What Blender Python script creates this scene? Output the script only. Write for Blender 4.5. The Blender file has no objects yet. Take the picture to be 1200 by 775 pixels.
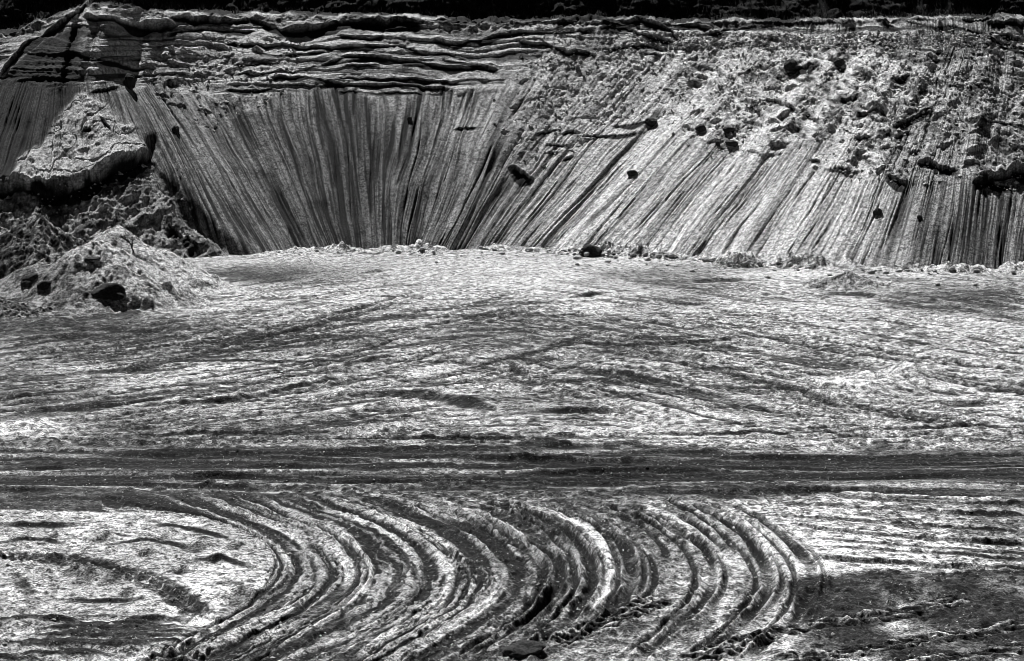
import bpy, bmesh, math, random
import numpy as np
from mathutils import Vector

random.seed(7)
rng = np.random.default_rng(11)
scene = bpy.context.scene
COL = scene.collection

# ------------------------------------------------------------------ camera geometry (metres)
H = 18.0                      # viewpoint: on the opposite rim of the pit
FPX = 2706.0                  # focal length in pixels of the 1200 px wide picture
PITCH = math.atan((387.5 - 30.0) / FPX)
FW = np.array([0, math.cos(PITCH), -math.sin(PITCH)])
UP = np.array([0, math.sin(PITCH), math.cos(PITCH)])
CAM = np.array([0, 0, H])

def ground_pt(px, py, z=0.0):
    px = np.asarray(px, float); py = np.asarray(py, float)
    u = (px - 600) / FPX; v = (387.5 - py) / FPX
    d = np.stack([u, FW[1] + v * UP[1], FW[2] + v * UP[2]], -1)
    k = (z - H) / d[..., 2]
    return d * k[..., None] + CAM

def project(P):
    r = P - CAM
    zc = r @ FW
    return 600 + FPX * r[..., 0] / zc, 387.5 - FPX * (r @ UP) / zc, zc

# ------------------------------------------------------------------ noise
TAB = [np.random.default_rng(100 + i).uniform(-1, 1, (512, 512)).astype(np.float32) for i in range(8)]

def noise(x, y, seed=0):
    t = TAB[seed % 8]
    x = x + 37.3 * seed; y = y - 19.1 * seed
    xf = np.floor(x); yf = np.floor(y)
    fx = (x - xf).astype(np.float32); fy = (y - yf).astype(np.float32)
    xi = xf.astype(np.int64); yi = yf.astype(np.int64)
    fx = fx * fx * fx * (fx * (fx * 6 - 15) + 10); fy = fy * fy * fy * (fy * (fy * 6 - 15) + 10)
    x0 = xi & 511; x1 = (xi + 1) & 511; y0 = yi & 511; y1 = (yi + 1) & 511
    a = t[x0, y0]; b = t[x1, y0]; c = t[x0, y1]; d = t[x1, y1]
    ab = a + (b - a) * fx; cd = c + (d - c) * fx
    return ab + (cd - ab) * fy

def fbm(x, y, octaves=4, seed=0, gain=0.5, lac=2.07):
    s = 0; a = 1.0; n = 0
    for o in range(octaves):
        s = s + a * noise(x, y, seed + o); n += a
        x = x * lac; y = y * lac; a *= gain
    return s / n

def smooth(a, b, x):
    t = np.clip((x - a) / (b - a), 0, 1)
    return t * t * (3 - 2 * t)

# ------------------------------------------------------------------ object helpers
def set_props(o, label=None, cat=None, group=None, kind=None):
    if label: o['label'] = label
    if cat: o['category'] = cat
    if group: o['group'] = group
    if kind: o['kind'] = kind
    return o

def link_mesh(name, me, mat, parent=None, loc=None):
    o = bpy.data.objects.new(name, me)
    COL.objects.link(o)
    if mat and not me.materials: me.materials.append(mat)
    if parent: o.parent = parent
    if loc is not None: o.location = loc
    return o

def grid_mesh(name, P, attrs=None):
    """P: (rows, cols, 3) -> mesh of quads."""
    R, Cn = P.shape[:2]
    me = bpy.data.meshes.new(name)
    idx = np.arange(R * Cn, dtype=np.int32).reshape(R, Cn)
    q = np.stack([idx[:-1, :-1], idx[:-1, 1:], idx[1:, 1:], idx[1:, :-1]], -1).reshape(-1, 4)
    return raw_mesh(me, P.reshape(-1, 3), q, attrs)

def raw_mesh(me, V, F, attrs=None, sm=True):
    n = F.shape[1]
    me.vertices.add(len(V)); me.vertices.foreach_set('co', np.ascontiguousarray(V, np.float32).ravel())
    me.loops.add(F.size); me.loops.foreach_set('vertex_index', np.ascontiguousarray(F, np.int32).ravel())
    me.polygons.add(len(F))
    me.polygons.foreach_set('loop_start', np.arange(0, F.size, n, dtype=np.int32))
    me.polygons.foreach_set('loop_total', np.full(len(F), n, np.int32))
    me.polygons.foreach_set('use_smooth', np.full(len(F), sm, bool))
    for k, a in (attrs or {}).items():
        at = me.attributes.new(k, 'FLOAT', 'POINT')
        at.data.foreach_set('value', np.ascontiguousarray(a, np.float32).ravel())
    me.update(calc_edges=True); me.validate()
    return me

# ------------------------------------------------------------------ materials
def new_mat(name):
    m = bpy.data.materials.new(name); m.use_nodes = True
    nt = m.node_tree; nt.nodes.clear()
    out = nt.nodes.new('ShaderNodeOutputMaterial')
    b = nt.nodes.new('ShaderNodeBsdfPrincipled')
    b.inputs['Roughness'].default_value = 0.95
    b.inputs['Specular IOR Level'].default_value = 0.1
    nt.links.new(b.outputs[0], out.inputs[0])
    return m, nt, b

def sand_mat(name, base=None, grain=(6.0, 22.0), speck=0.55, bump=0.6, bump_scale=7.0, dist=0.08, pale=0.0, pale_scale=9.0):
    """Sand and soil: moisture, stain, painted light and shade from the 'alb' attribute, pebbles and grains from noise."""
    m, nt, b = new_mat(name)
    N = nt.nodes.new; L = nt.links.new
    tc = N('ShaderNodeTexCoord')
    if base is None:
        at = N('ShaderNodeAttribute'); at.attribute_name = 'alb'; src = at.outputs['Fac']
    else:
        v = N('ShaderNodeValue'); v.outputs[0].default_value = base; src = v.outputs[0]
    n1 = N('ShaderNodeTexNoise'); n1.inputs['Scale'].default_value = grain[0]; n1.inputs['Detail'].default_value = 8; n1.inputs['Roughness'].default_value = 0.82
    n2 = N('ShaderNodeTexNoise'); n2.inputs['Scale'].default_value = grain[1]; n2.inputs['Detail'].default_value = 2
    L(tc.outputs['Object'], n1.inputs['Vector']); L(tc.outputs['Object'], n2.inputs['Vector'])
    r1 = N('ShaderNodeMapRange'); r1.inputs[1].default_value = 0.44; r1.inputs[2].default_value = 0.53
    r1.inputs[3].default_value = 1 - speck; r1.inputs[4].default_value = 1 + 0.35 * speck
    L(n1.outputs['Fac'], r1.inputs[0])
    r2 = N('ShaderNodeMapRange'); r2.inputs[1].default_value = 0.40; r2.inputs[2].default_value = 0.56
    r2.inputs[3].default_value = 1 - speck * 0.8; r2.inputs[4].default_value = 1 + 0.25 * speck
    L(n2.outputs['Fac'], r2.inputs[0])
    m1 = N('ShaderNodeMath'); m1.operation = 'MULTIPLY'; L(src, m1.inputs[0]); L(r1.outputs[0], m1.inputs[1])
    m2 = N('ShaderNodeMath'); m2.operation = 'MULTIPLY'; m2.use_clamp = True; L(m1.outputs[0], m2.inputs[0]); L(r2.outputs[0], m2.inputs[1])
    cm = N('ShaderNodeCombineColor')
    fin = m2
    if pale > 0:   # light grains and crumbs lying on it
        n4 = N('ShaderNodeTexNoise'); n4.inputs['Scale'].default_value = pale_scale; n4.inputs['Detail'].default_value = 5; n4.inputs['Roughness'].default_value = 0.8
        mp = N('ShaderNodeVectorMath'); mp.operation = 'ADD'; mp.inputs[1].default_value = (17.3, 5.1, 9.7)
        L(tc.outputs['Object'], mp.inputs[0]); L(mp.outputs[0], n4.inputs['Vector'])
        r4 = N('ShaderNodeMapRange'); r4.inputs[1].default_value = 0.545; r4.inputs[2].default_value = 0.64; r4.inputs[3].default_value = 0; r4.inputs[4].default_value = pale
        L(n4.outputs['Fac'], r4.inputs[0])
        r5 = N('ShaderNodeMapRange'); r5.inputs[1].default_value = 0.0; r5.inputs[2].default_value = 0.25; r5.inputs[3].default_value = 0.22; r5.inputs[4].default_value = 1.0
        L(src, r5.inputs[0]); m5 = N('ShaderNodeMath'); m5.operation = 'MULTIPLY'; L(r4.outputs[0], m5.inputs[0]); L(r5.outputs[0], m5.inputs[1]); r4 = m5
        fin = N('ShaderNodeMath'); fin.operation = 'ADD'; fin.use_clamp = True; L(m2.outputs[0], fin.inputs[0]); L(r4.outputs[0], fin.inputs[1])
        mn = N('ShaderNodeMath'); mn.operation = 'MINIMUM'; L(fin.outputs[0], mn.inputs[0]); mn.inputs[1].default_value = 0.8; fin = mn
    for i in range(3): L(fin.outputs[0], cm.inputs[i])
    L(cm.outputs[0], b.inputs['Base Color'])
    n3 = N('ShaderNodeTexNoise'); n3.inputs['Scale'].default_value = bump_scale; n3.inputs['Detail'].default_value = 5; n3.inputs['Roughness'].default_value = 0.7
    L(tc.outputs['Object'], n3.inputs['Vector'])
    bp = N('ShaderNodeBump'); bp.inputs['Strength'].default_value = bump; bp.inputs['Distance'].default_value = dist
    L(n3.outputs['Fac'], bp.inputs['Height']); L(bp.outputs[0], b.inputs['Normal'])
    return m

M_floor = sand_mat('rutted_sand', grain=(2.4, 14.0), speck=0.85, bump=0.7, bump_scale=6.0, dist=0.09, pale=0.30, pale_scale=5.0)
M_wall = sand_mat('slope_sand', grain=(3.0, 8.0), speck=0.6, bump=0.6, bump_scale=5.0, dist=0.09)
M_pile = sand_mat('pile_sand', grain=(3.0, 11.0), speck=0.75, bump=0.8, bump_scale=5.0, dist=0.10, pale=0.22, pale_scale=4.0)
M_clod = sand_mat('pale_clod', base=0.40, grain=(3.0, 12.0), speck=0.5, bump=0.7, bump_scale=6.0, dist=0.06)
M_dark = sand_mat('dark_rock', base=0.035, grain=(3.0, 9.0), speck=0.5, bump=0.6, bump_scale=4.0, dist=0.06)
M_twig = sand_mat('dead_wood', base=0.04, grain=(8.0, 30.0), speck=0.4, bump=0.3, bump_scale=20.0, dist=0.01)
M_scrub = sand_mat('dark_scrub', base=0.035, grain=(1.0, 4.0), speck=0.5, bump=0.3, bump_scale=8.0, dist=0.03)

# ------------------------------------------------------------------ polyline tools
def spline(pts, n=12):
    p = np.array(pts, float)
    if len(p) < 3:
        t = np.linspace(0, 1, n)[:, None]; return p[0] * (1 - t) + p[-1] * t
    q = np.vstack([2 * p[0] - p[1], p, 2 * p[-1] - p[-2]])
    out = []
    for i in range(len(p) - 1):
        a, b, c, d = q[i:i + 4]
        t = np.linspace(0, 1, n, endpoint=False)[:, None]
        out.append(0.5 * (2 * b + (c - a) * t + (2 * a - 5 * b + 4 * c - d) * t * t + (3 * b - a - 3 * c + d) * t ** 3))
    out.append(p[-1:]); return np.vstack(out)

# ================================================================== QUARRY FLOOR
ROWS = 950
def floor_rows():
    inv = np.linspace(1 / 63.0, 1 / 192.0, ROWS)
    y = 1 / inv
    near = np.linspace(6, 62.5, 40)
    far = np.linspace(193, 240, 20)
    return np.concatenate([near, y, far])
ys = floor_rows()
tin = np.linspace(-0.235, 0.235, 1350)
tout = np.linspace(0.24, 0.75, 60)
tt = np.concatenate([-tout[::-1], tin, tout])
YY, TT = np.meshgrid(ys, tt, indexing='ij')
GX = TT * YY; GY = YY
PX, PY, _ = project(np.stack([GX, GY, np.zeros_like(GX)], -1))
gx = GX; gy = GY

Z = np.zeros_like(gx)
ALB = np.full_like(gx, 0.48)

# broad unevenness, patches of damp
Z += 0.16 * fbm(gx / 14, gy / 14, 3, 1) + 0.06 * fbm(gx / 4, gy / 4, 3, 2)
damp = fbm(gx / 9, gy / 16, 4, 3)
ALB *= 1 - 0.3 * smooth(0.0, 0.45, damp)

def band(py0, py1, s0=6, s1=6):
    return smooth(py0 - s0, py0 + s0, PY) * (1 - smooth(py1 - s1, py1 + s1, PY))

wob = 12 * noise(gx / 22, gy / 40, 1) + 9 * noise(gx / 9, gy / 9, 4) + 9 * noise(gx / 2.5, gy / 2.5, 2) + 6 * noise(gx / .8, gy / 1.1, 6)
road = smooth(519, 526, PY + 0.3 * wob) * (1 - smooth(568, 586, PY + 0.7 * wob))
mid = 1 - smooth(505, 522, PY)
near = smooth(570, 590, PY)

# --- middle floor: families of old wheel tracks fanning out from the far end
def aniso(ang, across, along, seed, oct_=2):
    c, s = math.cos(ang), math.sin(ang)
    u = gx * c + gy * s; v = -gx * s + gy * c
    return fbm(u / along, v / across, oct_, seed)
wl = 1 - smooth(430, 640, PX); wr = smooth(520, 700, PX)
far_clean = 1 - smooth(300, 380, PY)
trk = 0.8 * wl * (aniso(math.radians(52), 0.75, 26, 2) + .7 * aniso(math.radians(44), 0.4, 18, 4)) + 0.8 * wr * (aniso(math.radians(-60), 0.75, 26, 3) + .7 * aniso(math.radians(-50), 0.4, 18, 1)) \
    + 0.45 * aniso(math.radians(4), 0.9, 14, 5) + 0.4 * aniso(math.radians(24), 0.6, 14, 6)
Z += mid * (1 - 0.75 * far_clean) * 0.11 * trk
ALB *= 1 - mid * (1 - 0.6 * far_clean) * 0.62 * smooth(0.06, 0.42, -trk + 0.3 * damp)
# lumpy churned grain everywhere
g1 = fbm(gx / 0.55, gy / 0.75, 3, 4); g2 = fbm(gx / 0.28, gy / 0.4, 2, 6)
churn = 0.65 + 0.5 * noise(gx / 7, gy / 10, 5)
Z += (0.05 * g1 + 0.03 * g2) * churn * (1 - 0.6 * far_clean * mid) * (1 - 0.55 * road)
ALB *= 1 - 0.35 * smooth(0.1, 0.34, g1 * churn + 0.2 * damp) * (1 - 0.5 * far_clean)

# --- haul road: dark, damp, long straight ruts
rut1 = fbm(gx / 16, gy / 0.9, 3, 1); rut2 = fbm(gx / 9, gy / 0.42, 2, 2)
Z += road * (0.10 * rut1 + 0.08 * rut2 - 0.08)
rut3 = noise(gx / 11, gy / .55, 5)
rut4 = noise(gx / 5, gy / .3, 7)
roadalb = 0.12 + 0.20 * np.clip(1.2 * rut1 + 1.2 * rut2 + .9 * rut3 + .6 * rut4, -0.5, 1.3)
for (x0, x1, yc, w, k) in ((-40, 330, 545, 4, .55), (-40, 420, 566, 5, .5), (960, 1260, 534, 4, .5), (930, 1260, 561, 5, .55),
                           (-40, 260, 526, 2.5, .6), (150, 420, 531, 2.5, .5), (660, 900, 530, 3, .6)):
    q = np.exp(-((PY - yc - 0.3 * wob) / w) ** 2) * smooth(x0, x0 + 60, PX) * (1 - smooth(x1 - 90, x1, PX))
    roadalb *= 1 - k * q; Z -= 0.05 * q
ALB = ALB * (1 - road) + roadalb * road
# straight ridges just above the road
edge = band(500, 520, 4, 4)
Z += edge * 0.10 * rut2; ALB *= 1 - 0.5 * edge * smooth(0.1, 0.5, -rut2)

# churned crumbs: little lumps, near side of each painted dark, as backlit shade
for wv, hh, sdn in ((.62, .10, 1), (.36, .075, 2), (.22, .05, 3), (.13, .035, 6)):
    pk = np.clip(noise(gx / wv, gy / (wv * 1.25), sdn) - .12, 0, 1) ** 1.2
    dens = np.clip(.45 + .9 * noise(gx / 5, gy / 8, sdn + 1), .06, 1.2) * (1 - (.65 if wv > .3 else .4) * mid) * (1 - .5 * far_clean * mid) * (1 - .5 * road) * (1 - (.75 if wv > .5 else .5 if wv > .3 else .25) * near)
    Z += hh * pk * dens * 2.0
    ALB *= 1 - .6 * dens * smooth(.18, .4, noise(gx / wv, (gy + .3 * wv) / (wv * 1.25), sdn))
# --- near ground: turning circle. damp darker lanes between the pale patches
def poly_dist(pts, pad=2.0, n=10):
    """distance, arc length and side to a polyline given in picture pixels, on the floor"""
    sp = spline(pts, n); W = ground_pt(sp[:, 0], sp[:, 1])[:, :2]
    x0, y0 = W.min(0) - pad; x1, y1 = W.max(0) + pad
    mask = (gx > x0) & (gx < x1) & (gy > y0) & (gy < y1)
    X = gx[mask]; Y = gy[mask]
    best = np.full(X.shape, 1e9); arc = np.zeros(X.shape); side = np.ones(X.shape)
    s = 0.0
    for a, b in zip(W[:-1], W[1:]):
        d = b - a; l = math.hypot(*d)
        if l < 1e-6: continue
        t = np.clip(((X - a[0]) * d[0] + (Y - a[1]) * d[1]) / (l * l), 0, 1)
        ex = X - a[0] - t * d[0]; ey = Y - a[1] - t * d[1]
        q = ex * ex + ey * ey; m = q < best
        best[m] = q[m]; arc[m] = (s + t * l)[m]; side[m] = np.sign(d[0] * ey - d[1] * ex)[m]
        s += l
    return mask, np.sqrt(best), arc, side, s

def rut(pts, w=0.3, dep=0.12, dark=0.5, berm=0.35, fade=1.5):
    mask, d, arc, side, L = poly_dist(pts, pad=w * 4)
    e = smooth(0, fade, arc) * (1 - smooth(L - fade, L, arc))
    j = w * (1 + 0.35 * noise(arc / 1.3, side * 0 + w * 50, 3))
    e = e * (0.75 + 0.5 * noise(arc / 2.1, side * 0 + dep * 90, 5))
    g = np.exp(-(d / j) ** 2)
    dep = dep * 1.35
    Z[mask] += e * (-dep * g + berm * dep * np.exp(-((d - 1.8 * j) / (0.7 * j)) ** 2))
    jd = d + (.12 * w * noise(arc / .25, d * side / .25, 3) + .1 * w * noise(arc / .6, d * side / .8, 6))
    ALB[mask] *= 1 - np.clip(e * dark * 1.3, 0, .92) * np.exp(-(jd / (1.1 * j)) ** 8)

def step(pts, hgt=0.2, dark=0.6, w=0.28, fade=1.5):
    """a thrown-up lip (points run left to right): steep near face, easing away behind"""
    mask, d, arc, side, L = poly_dist(pts, pad=w * 6)
    n = d * side + 0.12 * w / .28 * noise(arc / 1.6, arc * 0 + hgt * 70 + L, 2) + 0.03 * noise(arc / .3, arc * 0 + L, 5)
    e = smooth(0, fade, arc) * (1 - smooth(L - fade, L, arc)) * np.clip(0.85 + 0.45 * noise(arc / 3.0, arc * 0 + L, 4), 0.1, 1.4)
    Z[mask] += e * hgt * np.where(n < w, np.exp(-((n - w) / (0.5 * w)) ** 2), np.exp(-((n - w) / (2.2 * w)) ** 2))
    Z[mask] -= e * hgt * .25 * np.exp(-((n + .5 * w) / (.6 * w)) ** 2)
    ALB[mask] *= 1 - np.clip(e * dark * 1.2, 0, .92) * np.exp(-((n - .3 * w) / (0.8 * w)) ** 4)  # near face painted darker, the shade left by a sun behind it

def ridge(pts, w=0.28, hgt=0.10, alb=0.42, ribs=0.012, fade=2.0):
    mask, d, arc, side, L = poly_dist(pts, pad=w * 4)
    e = smooth(0, fade, arc) * (1 - smooth(L - fade, L, arc))
    e = e * np.clip(0.8 + 0.6 * noise(arc / 2.6, side * 0 + w * 31 + L, 4), 0, 1.2)
    j = w * (1 + 0.3 * noise(arc / 1.7, side * 0 + L, 2))
    g = np.exp(-(d / j) ** 2)
    Z[mask] += e * (hgt * g + ribs * np.cos(2 * math.pi * d * side / 0.17) * np.exp(-(d / (2 * w)) ** 4))
    k = np.clip(e * np.exp(-(d / (0.9 * j)) ** 4), 0, 1)
    ALB[mask] = ALB[mask] * (1 - k) + alb * k

def tread(pts, w=0.42, dep=0.10, pitch=0.42, dark=0.45, lean=0.8):
    mask, d, arc, side, L = poly_dist(pts, pad=w * 3)
    e = smooth(0, 1.0, arc) * (1 - smooth(L - 1.0, L, arc))
    inb = 1 - smooth(0.85 * w, w * 1.1, d)
    ph = (arc + 1.3 * d * side) / (pitch * 1.5) + .5 * (side > 0)
    inb = inb * smooth(.04, .12, d)
    saw = (ph - np.floor(ph))
    lug = smooth(0.0, 0.12, saw) * (1 - smooth(0.5, 0.7, saw))
    Z[mask] += e * (inb * (1.1 * dep * (lug - 0.5)) + 0.025 * np.exp(-((d - 1.25 * w) / 0.1) ** 2))
    ALB[mask] = ALB[mask] * (1 - e * inb) + e * inb * (.04 + .27 * lug * np.clip(.6 + noise(arc / .6, d * side / .2, 4), .1, 1.2))

inner = [(-60, 600), (60, 600), (200, 602), (260, 612), (300, 629), (318, 647), (320, 664), (305, 690), (275, 712), (240, 733), (190, 758), (140, 785)]
outer = [(-60, 572), (300, 574), (440, 580), (520, 590), (580, 612), (605, 640), (615, 672), (600, 705), (560, 735), (480, 790)]
def inside(poly):
    xs = np.array([p[0] for p in poly], float); ysn = np.array([p[1] for p in poly], float)
    top = np.interp(PX, xs[:int(np.argmax(xs)) + 1], ysn[:int(np.argmax(xs)) + 1])
    k = int(np.argmax(xs))
    bot = np.interp(PX, xs[k:][::-1], ysn[k:][::-1])
    return (PY > top) & (PY < bot) & (PX < xs.max())
inn = inside(spline(inner, 6).tolist()); out_ = inside(spline(outer, 6).tolist())
lane = (out_ & ~inn) & (PY > 560)
lane = lane.astype(np.float32)
for _ in range(2):   # soften the edge
    lane[:, 1:-1] = (lane[:, :-2] + lane[:, 1:-1] + lane[:, 2:]) / 3
    lane[1:-1] = (lane[:-2] + lane[1:-1] + lane[2:]) / 3
lanealb = 0.085 + 0.09 * fbm(gx / 0.7, gy / 1.2, 3, 7)
ALB = ALB * (1 - 0.85 * lane) + lanealb * 0.85 * lane
# pale inner patch keeps dry sand
pin = inn & (PY > 596)
ALB[pin] = np.maximum(ALB[pin], 0.3) * 1.12
outzone = near * (1 - lane) * smooth(600, 640, PX) * (1 - smooth(880, 960, PX))
ALB *= 1 - 0.18 * outzone
# dark churned patch, lower right
dk = np.exp(-(((PX - 1090) / 150) ** 2 + ((PY - 693) / 24) ** 2) ** 1.5) + 0.8 * np.exp(-(((PX - 1190) / 60) ** 2 + ((PY - 700) / 40) ** 2))
dk = np.clip(1.2 * dk + 0.75 * smooth(668, 684, PY + 4 * noise(gx / .8, gy, 3)) * smooth(890, 980, PX), 0, 1) * (0.8 + 0.5 * fbm(gx / 1.6, gy / 3, 3, 2))
dk = smooth(.1, .75, dk + .32 * fbm(gx / 1.5, gy / 2.5, 4, 5)); Z += dk * (.10 * fbm(gx / .55, gy / .7, 3, 3) + .07 * np.clip(noise(gx / .2, gy / .28, 5), 0, 1) + .05 * noise(gx / 1.6, gy / .5, 1)); ALB *= 1 - 0.8 * np.clip(dk, 0, 1)
Z += 0.25 * np.exp(-(((PX - 1090) / 110) ** 2 + ((PY - 690) / 18) ** 2))

A = [
 [(220, 595), (280, 615), (320, 637), (340, 660), (337, 680), (320, 695), (280, 720), (225, 750), (170, 778)],
 [(280, 602), (330, 622), (365, 650), (377, 670), (370, 690), (345, 712), (300, 735), (240, 765), (200, 785)],
 [(320, 605), (370, 625), (400, 652), (410, 675), (400, 692), (370, 715), (325, 740), (280, 765)],
 [(350, 602), (400, 627), (430, 657), (435, 675), (425, 695), (395, 720), (350, 745), (300, 772)],
 [(380, 595), (435, 615), (475, 640), (492, 665), (490, 685), (470, 710), (440, 730), (380, 760)],
 [(415, 595), (470, 620), (510, 647), (527, 675), (522, 695), (500, 720), (450, 750), (410, 778)],
 [(440, 597), (500, 622), (540, 652), (555, 680), (545, 705), (520, 725), (470, 755)],
 [(480, 595), (530, 617), (570, 645), (590, 675), (585, 695), (560, 720), (520, 745), (470, 778)],
]
EXTRA = [
 [(529, 587), (562, 604), (598, 626), (635, 644), (654, 663), (654, 685), (635, 710), (600, 735), (540, 778)],
 [(558, 585), (606, 597), (650, 615), (672, 633), (690, 655), (696, 681), (687, 702), (660, 730), (600, 778)],
 [(640, 583), (694, 605), (727, 632), (740, 663), (738, 690), (720, 715), (660, 760)],
 [(700, 583), (760, 604), (815, 636), (835, 665), (830, 695), (800, 730), (740, 775)],
 [(770, 583), (830, 606), (880, 640), (902, 672), (895, 700), (860, 740), (810, 778)],
 [(830, 583), (890, 610), (935, 645), (952, 672), (945, 705), (910, 745), (860, 780)]]
nest = [inner] + A + EXTRA
fm = (PX > 120) & (PX < 1010) & (PY > 570) & (PY < 800)
Dn = []; Sn = []
for cv in nest:
    sp = spline(cv, 5); W = ground_pt(sp[:, 0], sp[:, 1])[:, :2]
    W = np.vstack([W[:1] + (W[:1] - W[1:2]) * 20, W, W[-1:] + (W[-1:] - W[-2:-1]) * 20])
    X = gx[fm]; Y = gy[fm]; best = np.full(X.shape, 1e9); sd_ = np.zeros(X.shape)
    for p, q in zip(W[:-1], W[1:]):
        d = q - p; t = np.clip(((X - p[0]) * d[0] + (Y - p[1]) * d[1]) / (d @ d), 0, 1)
        ex = X - p[0] - t * d[0]; ey = Y - p[1] - t * d[1]; r2 = ex * ex + ey * ey; m = r2 < best
        best[m] = r2[m]; sd_[m] = (d[0] * ey - d[1] * ex)[m]
    Dn.append(np.sqrt(best)); Sn.append(sd_ > 0)
Dn = np.stack(Dn); cnt = np.sum(Sn, 0); K = len(nest)
i0 = np.clip(cnt - 1, 0, K - 2); take = lambda i: np.take_along_axis(Dn, i[None], 0)[0]
cf = i0 + take(i0) / (take(i0) + take(i0 + 1) + 1e-6)
inz = ((cnt > 0) & (cnt < K)).astype(np.float32)
CF = np.zeros_like(gx); CW = np.zeros_like(gx); CF[fm] = cf; CW[fm] = inz * (1 - smooth(K - 2.6, K - 1.1, cf)) * (0.6 + 0.4 * (1 - smooth(8, 12, cf)))
CW *= smooth(574, 590, PY)
CF = CF + .10 * noise(gx / .7, gy / .9, 5) + .06 * noise(gx / .22, gy / .3, 6)
# nested wheel marks: many fine parallel ribs and grooves following the turn
va = gy / 5 + gx / 7
c1 = noise(CF * 2.1, va / 2.2, 1); c2 = noise(CF * 5, va / 1.5, 3); c3 = noise(CF * 10, va, 5); c4 = noise(CF * 19, va * 1.3, 6)
Z += CW * (0.07 * c1 + 0.06 * c2 + 0.055 * c3 + 0.03 * c4)
ALB *= 1 - CW * (.8 + .2 * lane) * np.clip((.3 + .25 * lane) * smooth(-.05, .4, -c2) + .6 * smooth(.02, .4, -c3) + .35 * smooth(0, .4, c4), 0, .92)
brt = CW * lane * np.clip(smooth(.15, .55, c2) * .8 + .6 * smooth(.25, .6, c3) * smooth(-.2, .3, c1), 0, .85)
ALB = ALB * (1 - brt) + .38 * brt
for k in range(34):
    x0 = random.uniform(-60, 1150); y0 = random.uniform(521, 575 + (18 if x0 < 250 else 0)); l = random.uniform(120, 420); t_ = random.uniform(-3, 3)
    step([(x0, y0), (x0 + l / 2, y0 + t_), (x0 + l, y0 + t_ * 1.5 + random.uniform(-2, 2))], hgt=random.uniform(.05, .16), dark=random.uniform(.4, .8), w=random.uniform(.18, .4), fade=3)
for i, p in enumerate(A):
    ridge(p, w=0.12 + 0.06 * (i % 3), hgt=0.09 + 0.03 * (i % 2), alb=0.44, ribs=0.018)
B = [
 ([(558, 585), (606, 597), (650, 615), (672, 633), (687, 655), (694, 681), (687, 702)], .26, .20),
 ([(529, 587), (562, 604), (598, 626), (635, 644), (654, 663), (654, 685), (635, 710), (610, 728)], .24, .18),
 ([(430, 578), (495, 597), (536, 619), (565, 633), (600, 662)], .40, .18),
 ([(694, 615), (712, 626), (727, 644), (738, 663), (738, 676)], .22, .20),
 ([(725, 590), (770, 615), (805, 632), (830, 652), (845, 670)], .24, .20),
 ([(790, 587), (830, 607), (855, 617), (875, 635), (890, 655), (902, 672)], .26, .24),
 ([(780, 602), (820, 622), (840, 640), (850, 657)], .20, .18),
 ([(880, 684), (872, 706), (845, 732)], .2, .14),
 ([(610, 590), (660, 603), (700, 620), (715, 640)], .16, .12),
 ([(640, 583), (700, 597), (745, 615), (775, 640), (785, 665)], .16, .12),
 ([(760, 585), (800, 600), (840, 625), (868, 655)], .14, .10),
 ([(575, 610), (612, 634), (632, 660), (630, 690), (600, 722)], .16, .12),
 ([(745, 640), (765, 662), (765, 690), (740, 715)], .14, .08),
 ([(850, 590), (890, 612), (925, 640), (940, 662)], .16, .10),
]
for p, w, dep in B: rut(p, w=w * .65, dep=dep * .7, dark=0.9, berm=.6, fade=2.2)
for i, cv in enumerate(EXTRA):
    rut(cv, w=.12 + .03 * (i % 3), dep=.085, dark=.78, berm=.8, fade=3)
    o_ = [(x - 17 - 4 * (i % 2), y + 2) for x, y in cv]; rut(o_, w=.09, dep=.09, dark=.75, berm=.8, fade=3)
    o_ = [(x + 14, y + 1) for x, y in cv]; rut(o_[1:-1], w=.08, dep=.08, dark=.7, berm=.9, fade=3)
for p in ([(600, 588), (650, 604), (690, 625), (712, 655), (714, 690), (690, 720)], [(500, 583), (560, 600), (610, 630), (640, 665)],
          [(745, 590), (795, 612), (835, 640), (868, 672)], [(850, 600), (880, 622), (905, 655)]):
    ridge(p, w=0.2, hgt=0.06, alb=0.44)
tread([(640, 757), (715, 727), (785, 698)], w=0.55, dep=0.13)
tread([(800, 780), (880, 750), (935, 735), (1000, 725), (1060, 718), (1140, 702)], w=0.5, dep=0.14)
tread([(900, 778), (1006, 763), (1057, 755), (1116, 744), (1220, 730)], w=0.5, dep=0.14)
tread([(1030, 790), (1120, 775), (1220, 755)], w=0.5, dep=0.12)
tread([(520, 640), (545, 665), (550, 690)], w=0.3, dep=0.05, dark=0.2)
for p, h, w in (([(921, 615), (976, 624), (1057, 630), (1230, 639)], .15, .15), ([(935, 649), (991, 657), (1057, 661), (1124, 666), (1230, 669)], .18, .16),
                  ([(900, 606), (1000, 612), (1220, 624)], .07, .18), ([(900, 590), (1000, 596), (1220, 604)], .08, .25),
                  ([(958, 578), (1006, 585), (1130, 590), (1230, 592)], .12, .2), ([(960, 640), (1080, 647), (1220, 655)], .06, .16), ([(930, 630), (1060, 640), (1230, 648)], .05, .16)):
    step(p, hgt=h, dark=.65, w=w)
for p in ([(958, 574), (1006, 580), (1130, 584), (1230, 585)], [(930, 655), (1010, 661), (1110, 664), (1220, 672)]):
    ridge(p, w=0.16, hgt=0.10, alb=0.45)
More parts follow.
